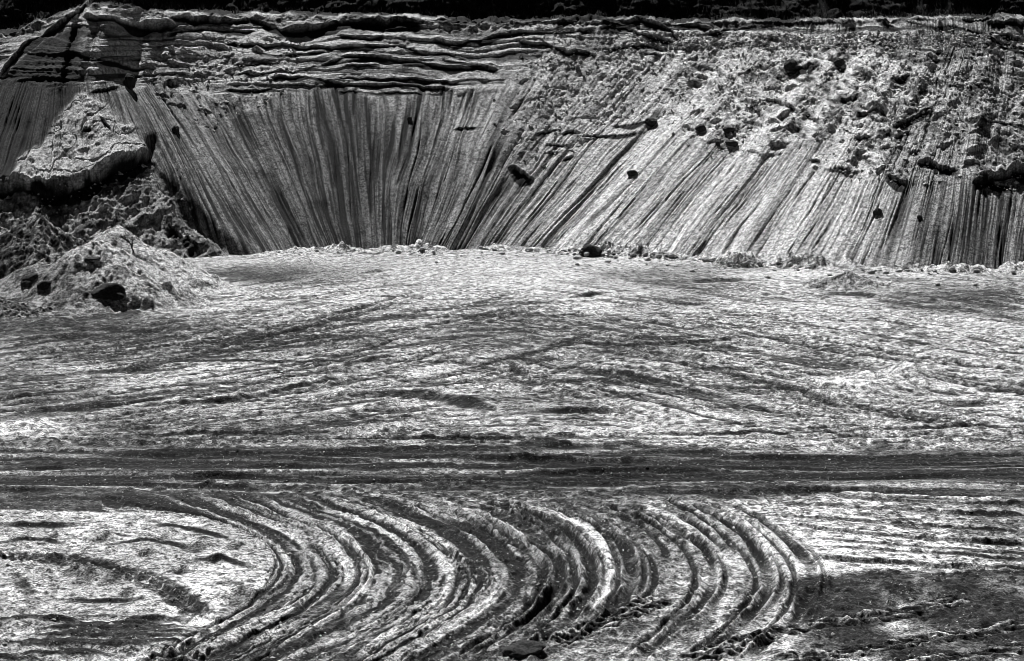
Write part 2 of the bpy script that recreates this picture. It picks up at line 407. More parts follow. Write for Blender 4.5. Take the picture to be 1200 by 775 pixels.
# pale inner patch: a curved damp wheel mark, hoof prints and wash lines
rut([(-30, 650), (40, 653), (100, 658), (150, 670), (190, 685), (220, 705), (242, 724)], w=0.56, dep=0.12, dark=0.78)
mask, d_, arc_, side_, L_ = poly_dist([(-30, 650), (40, 653), (100, 658), (150, 670), (190, 685), (220, 705), (242, 724)], pad=1.2)
qq = np.exp(-(d_ / .6) ** 4); Z[mask] += qq * (.10 * np.clip(noise(gx[mask] / .16, gy[mask] / .2, 3), 0, 1) + .08 * noise(arc_ / 2.5, side_ * d_ / .13, 5))
ALB[mask] *= 1 + qq * 1.6 * smooth(.15, .5, noise(gx[mask] / .12, gy[mask] / .22, 6))
for p, h, w in (([(30, 722), (70, 727), (110, 723)], .12, .2), ([(120, 728), (170, 724), (228, 727)], .14, .2), ([(-20, 617), (60, 618), (110, 616)], .12, .25), ([(-30, 714), (30, 714)], .22, .3),
                  ([(-20, 640), (40, 634), (90, 640)], .06, .2), ([(120, 640), (180, 632), (230, 646)], .06, .2), ([(200, 660), (260, 655), (300, 668)], .07, .2), ([(60, 700), (120, 704), (190, 698)], .08, .2), ([(230, 690), (270, 684), (300, 690)], .08, .2), ([(160, 615), (220, 618), (280, 634)], .06, .2)):
    step(p, hgt=h, dark=.75, w=w)
for p in ([(15, 670), (33, 690), (40, 712)], [(160, 760), (230, 775)]): rut(p, w=.18, dep=.08, dark=.7, berm=.2)
for (px, py, r) in ((97, 678, .35), (130, 679, .35), (230, 643, .30), (85, 670, .25), (250, 657, .2), (145, 697, .2), (210, 670, .2), (190, 630, .25), (120, 632, .25), (60, 630, .2), (275, 640, .2), (170, 650, .2), (275, 705, .4)):
    c = ground_pt(px, py)
    q = np.exp(-(((gx - c[0]) / r) ** 2 + ((gy - c[1]) / (1.6 * r)) ** 2))
    q2 = np.exp(-(((gx - c[0] - .1) / (1.2 * r)) ** 2 + ((gy - c[1] - 2.2 * r) / (1.2 * r)) ** 2))
    Z -= 0.10 * q; Z += 0.26 * q2 * r / .3; ALB *= 1 - 0.5 * q
def track(p, w, dep, dark, pitch):
    """a long shallow wheel mark with cleat prints across it"""
    mask, d, arc, side, L = poly_dist(p, pad=w * 4, n=5)
    e = smooth(0, 5, arc) * (1 - smooth(L - 5, L, arc)) * np.clip(.55 + .9 * noise(arc / 4, arc * 0 + L, 3), .05, 1.2)
    inb = 1 - smooth(.8 * w, 1.15 * w, d)
    cl = .5 + .5 * np.sin(2 * math.pi * (arc + .5 * d * side) / pitch + 2 * noise(arc / 3, d * side, 2))
    Z[mask] += e * (-dep * inb * (.4 + .9 * cl) + .5 * dep * np.exp(-((d - 1.5 * w) / (.4 * w)) ** 2))
    ALB[mask] *= 1 - np.clip(e * inb * dark * (.35 + 1.0 * cl), 0, .9)
for k in range(100):
    q_ = random.uniform(.6, 1.4)
    if k % 5 in (0, 2):
        x0 = random.uniform(-120, 320); y0 = random.uniform(400, 514)
        p = [(x0, y0), (x0 + 170, y0 - 18 * q_), (x0 + 330, y0 - 46 * q_), (x0 + 460, y0 - 82 * q_)]
    elif k % 5 in (1, 3):
        x0 = random.uniform(480, 900); y0 = random.uniform(370, 450)
        p = [(x0, y0), (x0 + 110, y0 + 20 * q_), (x0 + 260, y0 + 44 * q_), (x0 + 430, y0 + 62 * q_)]
    else:
        x0 = random.uniform(-80, 800); y0 = random.uniform(345, 512); t_ = random.uniform(-10, 10)
        p = [(x0, y0), (x0 + 160, y0 + t_), (x0 + 330, y0 + t_ * .5), (x0 + 480, y0 - t_ * .6)]
    p = [(a_, max(330, min(b_, 514))) for a_, b_ in p]
    w = random.uniform(.14, .34)
    for off in (0, random.choice((3.5, 6, 9))):
        track([(a_ + off * .6, b_ + off) for a_, b_ in p], w, random.uniform(.03, .07), random.uniform(.35, .75), random.uniform(.7, 1.1))
for k in range(26):
    x0 = random.uniform(-50, 1150); y0 = random.uniform(335, 505); l = random.uniform(90, 260); q_ = random.uniform(-14, 6) if x0 < 550 else random.uniform(-6, 16)
    step([(x0, y0), (x0 + l / 2, y0 + q_ * .6), (x0 + l, y0 + q_)], hgt=random.uniform(.04, .12), dark=random.uniform(.4, .7), w=random.uniform(.2, .35), fade=4)
sl = smooth(716, 728, PY + 5 * noise(gx / 1.1, gy / 1.5, 2)) * (1 - smooth(225, 265, PX))
w1 = noise(gx / 3.2, gy / .55, 3) + .6 * noise(gx / 1.2, gy / .3, 5)
Z += sl * .13 * w1; ALB *= 1 - sl * .75 * smooth(-.1, .35, w1)
# long dark marks on the middle floor
for p, w, dep, dk_ in (([(395, 466), (440, 462), (490, 463), (530, 470), (575, 484)], .9, .28, .8), ([(600, 481), (660, 483), (760, 482)], .5, .16, .6),
                  ([(415, 323), (462, 316)], .4, .2, .6), ([(490, 312), (545, 308)], .3, .15, .5), ([(655, 351), (690, 347), (728, 342)], .4, .2, .6),
                  ([(575, 371), (640, 368)], .4, .15, .5), ([(380, 358), (458, 358)], .8, .15, .6), ([(780, 332), (860, 331), (900, 328)], .6, .25, .65),
                  ([(860, 345), (900, 341)], .5, .2, .5), ([(940, 350), (990, 346), (1040, 352)], .6, .2, .6), ([(1000, 400), (1060, 402)], .5, .15, .5),
                  ([(1080, 468), (1140, 474), (1200, 470)], .6, .2, .55), ([(-10, 398), (60, 396), (130, 391)], .5, .15, .5), ([(100, 412), (150, 412)], .3, .1, .5),
                  ([(-10, 452), (90, 440), (220, 424)], .4, .12, .45), ([(50, 485), (180, 470), (330, 445), (480, 412)], .35, .12, .4),
                  ([(120, 480), (260, 470), (420, 440)], .3, .12, .4), ([(550, 405), (555, 415), (540, 425), (560, 432)], .35, .12, .5), ([(590, 420), (620, 445), (700, 470)], .3, .12, .5),
                  ([(700, 430), (800, 455), (900, 480)], .35, .12, .5), ([(760, 420), (880, 445), (1010, 485)], .3, .12, .4), ([(640, 400), (740, 405), (900, 395)], .4, .12, .45),
                  ([(300, 518), (420, 516), (560, 515), (660, 513)], .18, .12, .6), ([(100, 510), (250, 510), (420, 509)], .16, .12, .55), ([(650, 510), (900, 508), (1200, 500)], .2, .12, .5)):
    step(p, hgt=dep * 1.1, dark=dk_ * 1.15, w=w * .7, fade=3.5)
# darker trampled ground in front of the heaps, lower right of the slope foot
q = np.exp(-(((PX - 60) / 200) ** 2 + ((PY - 386) / 24) ** 2)); ALB *= 1 - 0.68 * np.clip(q * (1 + 0.6 * g1), 0, 1)
q = np.exp(-(((PX - 330) / 90) ** 2 + ((PY - 320) / 14) ** 2)); ALB *= 1 - 0.6 * np.clip(q * (1 + 0.8 * damp), 0, 1)
q = np.exp(-(((PX - 1130) / 130) ** 2 + ((PY - 345) / 16) ** 2)); ALB *= 1 - 0.4 * np.clip(q * (1 + 0.8 * g1), 0, 1)
q = np.exp(-(((PX - 620) / 260) ** 2 + ((PY - 312) / 16) ** 2)); ALB = ALB * (1 - .5 * q) + 0.43 * .5 * q
# low pale heap and swells on the floor
for (px, py, rx, ry, h) in ((1062, 440, 1.0, 1.8, .6), (1025, 446, 1.3, 2.2, .4), (985, 454, 1.6, 2.6, .3), (30, 505, 2.5, 3, .25)):
    c = ground_pt(px, py); q = np.exp(-(((gx - c[0]) / rx) ** 2 + ((gy - c[1]) / ry) ** 2))
    Z += h * q * (1 + 0.5 * g1); ALB = ALB * (1 - .9 * q) + .56 * .9 * q
# crumbled pale debris banked along the foot of the slope
fpx = np.array([250, 300, 340, 440, 500, 540, 600, 640, 700, 780, 850, 900, 950, 1020, 1100, 1150, 1200, 1400, 1800]); fpy = np.array([305, 299, 296, 294.5, 294, 293.5, 292.5, 293.5, 296.5, 301, 306, 309.5, 312.5, 316, 318, 318, 318, 322, 330])
fw = ground_pt(fpx, fpy); FD = np.interp(gx, fw[:, 0], fw[:, 1]) - gy
lump = np.clip(.5 + 1.5 * fbm(gx / 2.6, gy / 2.6, 3, 2), .05, 1.6) + .9 * np.exp(-((PX - 712) / 55) ** 2) + .5 * np.exp(-((PX - 872) / 40) ** 2) + .3 * smooth(880, 1000, PX)
q = np.exp(-((FD - .6) / 1.5) ** 2) * smooth(285, 330, PX) * lump
Z += q * (.55 + .45 * fbm(gx / .5, gy / .5, 3, 3) + .10 * np.clip(noise(gx / .3, gy / .3, 5), 0, 1))
kq = np.clip(1.3 * np.exp(-((FD - 1.2) / 2.4) ** 4) * smooth(285, 330, PX), 0, 1) * np.clip(lump, .2, 1)
ALB = ALB * (1 - kq) + kq * .47 * (1 - .7 * smooth(.12, .4, fbm(gx / .5, gy / .6, 3, 7)))
# hummocks at the very bottom edge
q = smooth(738, 770, PY) * (0.4 + 0.6 * smooth(430, 560, PX)); Z += 0.16 * q * np.abs(fbm(gx / 0.9, gy / 1.6, 3, 1))
ALB *= 1 - .07 * far_clean
ALB *= 1 - .03 * mid + .12 * near * smooth(560, 640, PX) * (1 - dk.clip(0, 1))
ALB = 0.66 * (np.clip(ALB, 0, .6) / 0.5) ** 2.0
ALB = np.clip(ALB, 0.006, 0.78)
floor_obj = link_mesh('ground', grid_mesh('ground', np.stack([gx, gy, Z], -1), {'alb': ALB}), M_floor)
set_props(floor_obj, kind='structure')

def ground_z(x, y):
    i = int(np.clip(np.searchsorted(ys, y), 0, len(ys) - 1)); j = int(np.clip(np.searchsorted(tt, x / y), 0, len(tt) - 1))
    return float(Z[i, j])

# ================================================================== QUARRY SLOPE
ctrl = np.array([
 (-700, 308, -640), (-500, 306, -420), (-200, 306, -120), (-60, 308, 10), (0, 310, 50), (50, 312, 68), (100, 313, 88), (150, 312, 108), (200, 308, 129), (250, 303, 154),
 (300, 298.5, 184), (340, 296, 232), (380, 295, 306), (440, 294.5, 440), (500, 294, 568), (540, 293.5, 662), (600, 292.5, 770), (640, 293.5, 812), (700, 296.5, 868),
 (780, 301, 932), (850, 306, 992), (900, 309.5, 1028), (950, 312.5, 1060), (1020, 316, 1096), (1100, 318, 1138), (1150, 318, 1172), (1200, 318, 1234), (1400, 322, 1432), (1800, 330, 1810)], float)
sd = np.linspace(-700, 1800, 5001)
def gsm(a, w):
    k = np.exp(-np.linspace(-2.5, 2.5, 2 * w + 1) ** 2); k /= k.sum()
    return np.convolve(np.pad(a, w, mode='edge'), k, 'valid')
yfd = gsm(np.interp(sd, ctrl[:, 0], ctrl[:, 1]), 80); xtd = gsm(np.interp(sd, ctrl[:, 0], ctrl[:, 2]), 50)
xtd = np.maximum.accumulate(xtd + 1e-3 * sd)
# columns: even in whichever of foot or top spreads wider
den = np.maximum(np.gradient(sd), np.gradient(xtd) * 0.8)
den *= np.where((xtd < -60) & (sd < -60) | (sd > 1260), 0.15, 1.0)
cum = np.concatenate([[0], np.cumsum((den[1:] + den[:-1]) / 2)])
NC = 1900
sv = np.interp(np.linspace(0, cum[-1], NC), cum, sd)
yf = np.interp(sv, sd, yfd) + 1.2 * noise(sv / 30, sv * 0, 2); xt = np.interp(sv, sd, xtd)
F = ground_pt(sv, yf)
TH1 = math.tan(math.radians(33)); TH2 = math.tan(math.radians(35))
lo = np.full(NC, -1.25); hi = np.full(NC, 1.25)
def hit(Fp, phi, k, py):
    v = (387.5 - py) / FPX
    dv = np.stack([np.sin(phi), np.cos(phi), np.broadcast_to(k, phi.shape)], -1)
    w = UP[None] - np.asarray(v)[..., None] * FW[None] if np.ndim(v) else (UP - v * FW)[None]
    r = -((Fp - CAM) * w).sum(-1) / (dv * w).sum(-1)
    return r, Fp + r[:, None] * dv
for _ in range(40):
    midp = (lo + hi) / 2
    _, Q = hit(F, midp, TH1 * np.cos(midp), 105.0)
    px, _, _ = project(Q)
    g = px < xt
    lo = np.where(g, midp, lo); hi = np.where(g, hi, midp)
phi = gsm((lo + hi) / 2, 30)
# where the loose apron ends and the bedded sand begins (picture rows)
pytr = gsm(np.interp(xt, [-600, 0, 90, 150, 330, 380, 540, 600, 700, 1250], [90, 95, 96, 97, 106, 107, 109, 86, 58, 56]), 15)
K1 = TH1 * np.cos(phi)
rt, Ptop = hit(F, phi, K1, pytr)
phi2 = gsm(0.35 * phi * smooth(290, 380, sv), 25)
_, Q = hit(Ptop, phi2, TH2, 30.0); xr0, _, _ = project(Q)
pyr = np.interp(xr0, [-600, -40, 20, 60, 107, 140, 180, 215, 300, 400, 480, 600, 700, 790, 900, 1000, 1060, 1130, 1200, 1300], [26, 40, 38, 20, 6, 6, 16, 18, 18, 20, 22, 26, 24, 26, 27, 25, 23, 20, 22, 24])
pyr = gsm(pyr, 8)
rr, Prim = hit(Ptop, phi2, TH2, pyr)

rows = []; phis = []; thet = []; tcoord = []
def add(P, ph, th, tc):
    rows.append(P); phis.append(np.broadcast_to(ph, (NC,))); thet.append(np.full(NC, th)); tcoord.append(tc)
dv1 = np.stack([np.sin(phi), np.cos(phi), K1], -1)
dv2 = np.stack([np.sin(phi2), np.cos(phi2), np.full(NC, TH2)], -1)
N1, N2 = 330, 210
for a in np.linspace(-0.06, 1, N1, endpoint=False):
    add(F + (rt * a)[:, None] * dv1, phi, 33, a * rt)
for a in np.linspace(0, 1, N2, endpoint=False):
    add(Ptop + (rr * a)[:, None] * dv2, phi + (phi2 - phi) * min(1, a * 4), 33 + 2 * min(1, a * 4), rt + a * rr)
for a in np.linspace(0, 1, 24, endpoint=False):
    P = Prim.copy(); P[:, 1] += 4.0 * a; P[:, 2] += 0.25 * a + 0.15 * math.sin(a * 3); add(P, 0.0, 4, rt + rr + 4 * a)
for a in np.linspace(0, 1, 50, endpoint=False):
    P = Prim.copy(); P[:, 1] += 4.0 + 4.5 * a; P[:, 2] += 0.25 + 5.0 * a; add(P, 0.0, 48, rt + rr + 4 + 6.5 * a)
for a in np.linspace(0, 1, 8) ** 2:
    P = Prim.copy(); P[:, 1] += 8.5 + 900 * a; P[:, 2] += 5.25 + 3 * a; add(P, 0.0, 1, rt + rr + 11 + 900 * a)
WP = np.stack(rows); PH = np.stack(phis); THm = np.radians(np.stack(thet)); TC = np.stack(tcoord)
NRW = len(rows)
WN = np.stack([-np.sin(THm) * np.sin(PH), -np.sin(THm) * np.cos(PH), np.cos(THm)], -1)
bx, by, bz = project(WP)
wx, wy, wz = WP[..., 0], WP[..., 1], WP[..., 2]
JR = np.arange(NRW)[:, None] * np.ones((1, NC))
is_bank = (JR >= N1 + N2 + 22).astype(np.float32)
is_up = smooth(N1 - 14, N1 + 10, JR + 22 * noise(wx / 2.2, wx * 0 + 5, 3) + 14 * noise(wx / .7, wz / 2, 5)) * (1 - is_bank)
S = np.broadcast_to(sv * 0.068, WP.shape[:2])
XS = wx        # metres across at the point itself
# local fan width, so that streaks keep their size as the fan opens
fan = np.clip(np.gradient(bx, axis=1) / np.maximum(np.gradient(np.broadcast_to(sv, bx.shape), axis=1), 1e-6), 0.02, 3)

DISP = np.zeros_like(wx); WA = np.full_like(wx, 0.42)
# broad bulges
DISP += 0.22 * fbm(wx / 9, wz / 5, 3, 1) + 0.10 * fbm(wx / 3, wz / 2.5, 3, 2)
# rough clodded zone of the slope (picture outline)
lowb = np.interp(bx, [540, 575, 620, 690, 740, 770, 800, 840, 880, 960, 1010, 1060, 1100, 1160, 1200, 1300], [85, 170, 206, 172, 158, 148, 156, 172, 190, 205, 214, 216, 206, 212, 218, 220])
lowb = lowb + 7 * noise(wx / 1.4, wz / 1.4, 3) + 4 * noise(wx / .5, wz / .5, 6)
lowb2 = np.interp(bx, [140, 190, 240, 300, 335, 360], [60, 130, 150, 125, 108, 70]) + 8 * noise(wx / 1.2, wz / 1.2, 4)
lowb = lowb + 14 * noise(wx / 3.5, wz / 3.5, 2)
rough = (0.55 * smooth(-6, 10, lowb - by) + 0.45 * smooth(5, 55, lowb - by)) * smooth(565, 640, bx + 0.35 * (by - 100)) * smooth(34, 44, by)
rough = rough * np.clip(.9 + .7 * noise(wx / 3, wz / 2.2 - wx / 5, 5), .3, 1.15) * (.6 + .4 * smooth(760, 860, bx))
rough2 = smooth(-4, 4, lowb2 - by) * smooth(150, 190, bx) * (1 - smooth(335, 365, bx)) * smooth(38, 46, by)
rough2 = rough2 * .6 * np.clip(.7 + .9 * noise(wx / 2.5, wz / 1.5, 3), .1, 1.1)
ROUGH = np.clip(rough + rough2, 0, 1)
# apron on the left spur, smoother and paler
apr_x = [8, 40, 60, 88, 100, 130, 158, 176]; apr_lo = [216, 221, 221, 216, 211, 196, 187, 176]; apr_hi = [212, 172, 150, 112, 104, 132, 158, 172]
an = 9 * noise(wx / 1.5, wz / 1.2, 2) + 5 * noise(wx / .5, wz / .5, 3)
apron = smooth(-3, 4, np.interp(bx, apr_x, apr_lo) - by) * smooth(-8, 14, by + an - np.interp(bx, apr_x, apr_hi)) * smooth(4, 12, bx) * (1 - smooth(172, 178, bx))
below_apron = smooth(-1, 1.2, by - (np.interp(bx, [-100] + apr_x + [205], [216] + apr_lo + [215]) + .35 * an)) * (1 - smooth(168, 190, bx - 0.75 * np.clip(by - 180, 0, 200)))

# streaks: small landslips running straight down the apron
uppers = smooth(600, 680, bx)
talus = (1 - is_up * (1 - .7 * uppers)) * (1 - is_bank) * (1 - 0.6 * ROUGH) * (1 - 0.15 * apron) * (1 - 0.7 * below_apron)
s0 = S + 0.24 * noise(S / 2.6, TC / 9, 6) + 0.10 * noise(S / 1.2, TC / 7, 2) + 0.035 * noise(S / .4, TC / 3, 4)
sf = s0
k1 = noise(sf / 2.2 + TC * .02, TC / 30, 1); k2 = noise(sf / 0.8 - TC * .035, TC / 40, 3); k3 = noise(sf / 0.42 + TC * .05, TC / 24, 5); k4 = noise(sf / 0.22 - TC * .07, TC / 14, 6); k5 = noise(sf / 0.12 + TC * .10, TC / 8, 7)
gate = np.clip(0.55 + 1.1 * noise(S / 1.3, TC / 5, 4), 0, 1.4)
def line(k, w): return np.clip(1 - np.abs(k) / w, 0, 1)
m2 = noise(sf / 0.8 - TC * .035, TC / 70, 3); m3 = noise(sf / 0.40 + TC * .045, TC / 50, 5); m4 = noise(sf / 0.22 - TC * .06, TC / 34, 6)
l2 = line(m2, .085) * np.clip(.3 + 1.5 * noise(S / .9, TC / 4.5, 2), 0, 1.2); l3 = line(m3, .17) * gate; l4 = line(m4 - .1, .26) * np.clip(.4 + 1.4 * noise(S / .7, TC / 3.5, 1), 0, 1.3)
k6 = noise(sf / 0.075 - TC * .12, TC / 4, 4); rgs = fbm(wx / .35, wz / .45, 2, 3)
streak = 0.08 * k1 + 0.035 * k2 + 0.035 * k3 * gate + 0.04 * k4 + 0.04 * k5 + .025 * k6 + .03 * rgs - 0.20 * l2 - 0.15 * l3 - .08 * l4
DISP += talus * streak
damps = smooth(-.1, .5, noise(sf / 1.3, TC / 20, 6) + .4 * k3)
pale = 1 - .4 * smooth(520, 640, bx) * (1 - smooth(1040, 1090, bx))
WA *= 1 - talus * pale * np.clip(0.62 * l2 + 0.55 * l3 + .45 * l4 + 0.2 * damps + .38 * smooth(-.1, .45, k5) + .3 * smooth(0, .4, k6), 0, .92)
# bowl's left and middle painted darker, as turned from the sun; darker foot
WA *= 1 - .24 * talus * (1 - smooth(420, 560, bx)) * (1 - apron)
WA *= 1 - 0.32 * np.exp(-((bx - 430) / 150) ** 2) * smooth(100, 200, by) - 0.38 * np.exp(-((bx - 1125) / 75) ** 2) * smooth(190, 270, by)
WA *= 1 + 0.34 * talus * smooth(520, 700, bx) * (1 - smooth(1000, 1080, bx))  # right wall painted lighter, standing in for the sun it faces
# rough zone: clods, pockets
rg1 = fbm(wx / 2.0, wz / 1.1 + wx / 9, 3, 3); rg2 = fbm(wx / 0.7, wz / 0.5, 3, 5); rg3 = fbm(wx / .3, wz / .25, 2, 1)
pock = -np.clip(1 - np.abs(rg1 - .05) * 5, 0, 1) ** 2
rq = 0.6 + 0.7 * noise(wx / 5, wz / 2.5, 1)
dg1 = fbm(wx / 1.0 - wz / 0.9, (wx + wz) / 3.2, 3, 6)
rq = rq * (.5 + .5 * smooth(760, 860, bx))
DISP += ROUGH * (rq * (0.30 * rg1 + 0.17 * rg2) + 0.09 * rg3 + 0.16 * dg1 + 0.16 * pock + 0.10 * k2)
WA *= 1 - ROUGH * (.55 + .45 * smooth(780, 880, bx)) * np.clip(0.55 * smooth(0.05, 0.45, -rg2) + 0.3 * smooth(0.05, 0.4, rg3) + .35 * smooth(.1, .5, dg1), 0, .85)
WA *= 1 + .15 * ROUGH
# eroded scarp below the apron
DISP += below_apron * (-.55 + 0.5 * rg1 + 0.35 * rg2 + 0.1 * rg3)
WA *= 1 - below_apron * (0.1 + 0.5 * smooth(-.1, .4, rg2))
DISP += apron * (0.35 + 0.16 * rg1 + 0.09 * rg2 + 0.08 * rg3 - .2 * smooth(.55, 1, np.abs(noise(wx / 1.3, wz / .9, 5)) * -6 + 1)); WA = WA * (1 - apron) + apron * (0.40 - 0.10 * smooth(.1, .5, rg2))
# left flank and hollows in the spur: darker sand
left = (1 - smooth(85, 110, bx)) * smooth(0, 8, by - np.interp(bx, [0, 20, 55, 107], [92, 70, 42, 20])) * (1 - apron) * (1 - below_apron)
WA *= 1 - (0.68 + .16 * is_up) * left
# bedded sand: thin beds weathered proud
wbed = wz + 0.75 * fbm(wx / 8, wz / 3 + 3, 4, 2) + 0.05 * wx / 6
bed = noise(wx / 9, wbed / 0.30, 4); bed2 = noise(wx / 5, wbed / 0.13, 6)
bedz = is_up * (1 - 0.8 * ROUGH) * smooth(20, 26, by)
DISP += bedz * (0.06 * bed + 0.035 * bed2 + .03 * np.clip(bed * 4, -1, 1) + 0.14 * rg3 * noise(wx / 4, wz / 2, 2).clip(0, 1) + 0.08 * rg2 + 0.05 * k3)
WA *= 1 - bedz * (0.4 * smooth(0.05, 0.35, -bed) + 0.3 * smooth(0.05, .4, bed2))

def ledge(pts, a, L=14, soft=0.8, jag=1.0, dark=0.0):
    """a bed standing proud by a metres: undercut below the line, easing back above it over L picture rows"""
    p = np.array(pts, float)
    m = (bx > p[:, 0].min() - 6) & (bx < p[:, 0].max() + 6) & (by < p[:, 1].max() + 14) & (by > p[:, 1].min() - L * 3.5 - 8) & (JR < N1 + N2 + 24)
    x = bx[m]
    yl = np.interp(x, p[:, 0], p[:, 1]) + jag * (2.0 * noise(wx[m] / 1.5, wx[m] * 0 + p[0, 0], 3) + 0.8 * noise(wx[m] / .4, wx[m] * 0 + p[0, 1], 5))
    q = yl - by[m]
    fx = smooth(p[:, 0].min() - 4, p[:, 0].min() + 7, x) * (1 - smooth(p[:, 0].max() - 7, p[:, 0].max() + 4, x))
    amp = a * fx * np.clip(0.8 + 0.9 * noise(wx[m] / 1.8, wx[m] * 0 + 7 * p[0, 1], 6), .1, 1.8)
    up = np.exp(-np.clip(q, 0, None) / L) * smooth(-soft, soft, q)
    dn = -0.35 * np.exp(-np.clip(-q, 0, None) / (3 + 5 * a)) * (1 - smooth(-soft, soft, q))
    DISP[m] += amp * (up + dn)
    if dark > 0:   # shade under the overhanging bed, painted into the sand colour
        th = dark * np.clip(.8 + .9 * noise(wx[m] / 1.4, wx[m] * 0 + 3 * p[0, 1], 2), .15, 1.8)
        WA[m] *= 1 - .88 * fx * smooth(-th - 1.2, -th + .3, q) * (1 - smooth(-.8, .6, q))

LED = [
 ([(0, 89), (17, 70), (28, 54), (55, 39), (107, 7)], 1.1, 6), ([(100, 20), (134, 22), (146, 29), (176, 33), (206, 29)], 2.2, 9),
 ([(57, 67), (94, 64), (124, 72), (161, 80), (185, 82)], .5, 12), ([(104, 107), (139, 104)], .5, 10), ([(20, 95), (60, 92), (92, 92)], .4, 10),
 ([(200, 28), (217, 22), (247, 25), (280, 23), (301, 23), (329, 35), (368, 33), (400, 28)], 1.3, 9), ([(196, 38), (250, 34), (300, 36)], .5, 6),
 ([(245, 47), (284, 50), (314, 53), (331, 51), (359, 57), (402, 57)], .5, 9), ([(272, 86), (327, 86), (359, 82), (402, 67)], .4, 10),
 ([(317, 94), (351, 90), (402, 98)], .5, 7), ([(264, 106), (294, 107), (321, 106)], .45, 8), ([(300, 63), (345, 64), (402, 61)], .35, 5), ([(275, 73), (330, 72)], .3, 6),
 ([(396, 28), (459, 27), (494, 29)], 1.2, 8), ([(450, 35), (494, 33)], .4, 4), ([(507, 48), (534, 53), (559, 46), (600, 38)], .85, 8), ([(396, 43), (434, 46), (450, 44)], .4, 6),
 ([(396, 57), (434, 55), (470, 55), (494, 63), (524, 63), (546, 72)], .5, 7), ([(396, 66), (447, 68), (467, 72), (494, 74), (524, 80), (583, 81)], .75, 8),
 ([(396, 93), (459, 95), (501, 95), (559, 101)], .35, 6), ([(396, 100), (464, 100), (524, 106)], .45, 6), ([(396, 107), (464, 110), (521, 111)], .3, 8), ([(400, 78), (446, 77)], .3, 5),
 ([(510, 24), (560, 21), (600, 24)], .5, 5), ([(520, 70), (550, 75), (575, 80)], .35, 5),
 ([(650, 26), (699, 23), (751, 25), (785, 35), (797, 47)], .9, 5), ([(704, 32), (734, 35), (758, 44), (790, 49)], .75, 9), ([(596, 37), (659, 37), (694, 34)], .5, 6),
 ([(605, 49), (634, 52), (655, 57), (667, 62), (687, 62), (697, 63)], .55, 10), ([(709, 57), (726, 55), (751, 55), (776, 57)], .4, 8), ([(751, 62), (775, 64)], .3, 6),
 ([(788, 28), (808, 29), (832, 32)], .9, 5), ([(828, 38), (862, 35), (884, 31)], .4, 4), ([(880, 28), (940, 26), (980, 28)], .4, 5),
 ([(1030, 24), (1045, 30), (1054, 34)], .6, 6), ([(1058, 24), (1089, 30), (1107, 32), (1127, 35), (1156, 39)], .6, 7), ([(1158, 27), (1204, 28)], .8, 6),
 ([(1158, 39), (1196, 44)], .6, 6), ([(1158, 46), (1181, 51), (1206, 60)], .7, 7), ([(1070, 57), (1121, 62)], .35, 6), ([(1070, 73), (1117, 67)], .35, 6), ([(1128, 22), (1160, 24)], .4, 5),
 ([(720, 148), (737, 144), (756, 141), (770, 146)], .55, 10), ([(657, 157), (675, 153)], .4, 8), ([(682, 160), (709, 159), (724, 158), (748, 154)], .4, 6), ([(628, 158), (655, 151)], .35, 8),
 ([(639, 172), (665, 171)], .35, 6), ([(636, 180), (655, 179)], .35, 5), ([(598, 201), (610, 205), (624, 207)], .7, 8), ([(533, 154), (560, 151)], .45, 8), ([(655, 188), (672, 181)], .3, 6),
 ([(676, 163), (700, 163)], .3, 5), ([(926, 82), (946, 78), (960, 73)], .6, 8), ([(934, 92), (955, 88)], .5, 6), ([(893, 117), (915, 122), (932, 127)], .7, 9), ([(965, 213), (994, 196)], .0, 5),
 ([(1046, 149), (1065, 142), (1090, 130)], .75, 10), ([(1028, 155), (1048, 155)], .5, 6), ([(1048, 162), (1070, 158)], .4, 7), ([(1000, 163), (1022, 161)], .6, 7), ([(1028, 172), (1042, 172)], .6, 6),
 ([(1075, 193), (1090, 190), (1105, 198), (1122, 201)], .8, 9), ([(1036, 202), (1062, 211)], .5, 8), ([(1140, 218), (1170, 208), (1206, 200)], .7, 9), ([(1148, 214), (1185, 222)], .5, 6),
 ([(968, 196), (994, 197)], .6, 6), ([(950, 188), (962, 189)], .4, 5), ([(985, 150), (1005, 160)], .5, 8), ([(940, 135), (960, 140)], .5, 7), ([(1065, 180), (1078, 178)], .5, 7),
 ([(985, 118), (1010, 112)], .6, 8), ([(1000, 135), (1030, 128)], .5, 8), ([(1130, 140), (1160, 145), (1200, 147)], .5, 9), ([(1040, 95), (1070, 88)], .5, 8), ([(960, 60), (990, 50)], .4, 8),
 ([(-60, 218), (8, 217), (34, 221), (76, 219), (101, 211), (126, 197), (159, 187), (177, 174)], 1.05, 16),
 ([(95, 158), (112, 153)], .4, 6), ([(116, 142), (132, 160)], .5, 6), ([(195, 252), (215, 268), (235, 285)], .5, 8),
]
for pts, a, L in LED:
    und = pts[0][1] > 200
    if a > 0: ledge(pts, a * (0.75 if und else 0.42 if a > 1 else 0.34 if pts[0][1] < 115 else .42), L, jag=3.0 if und else 1.6 if a > 1 else 0.9, dark=13 if und else 7 * a)
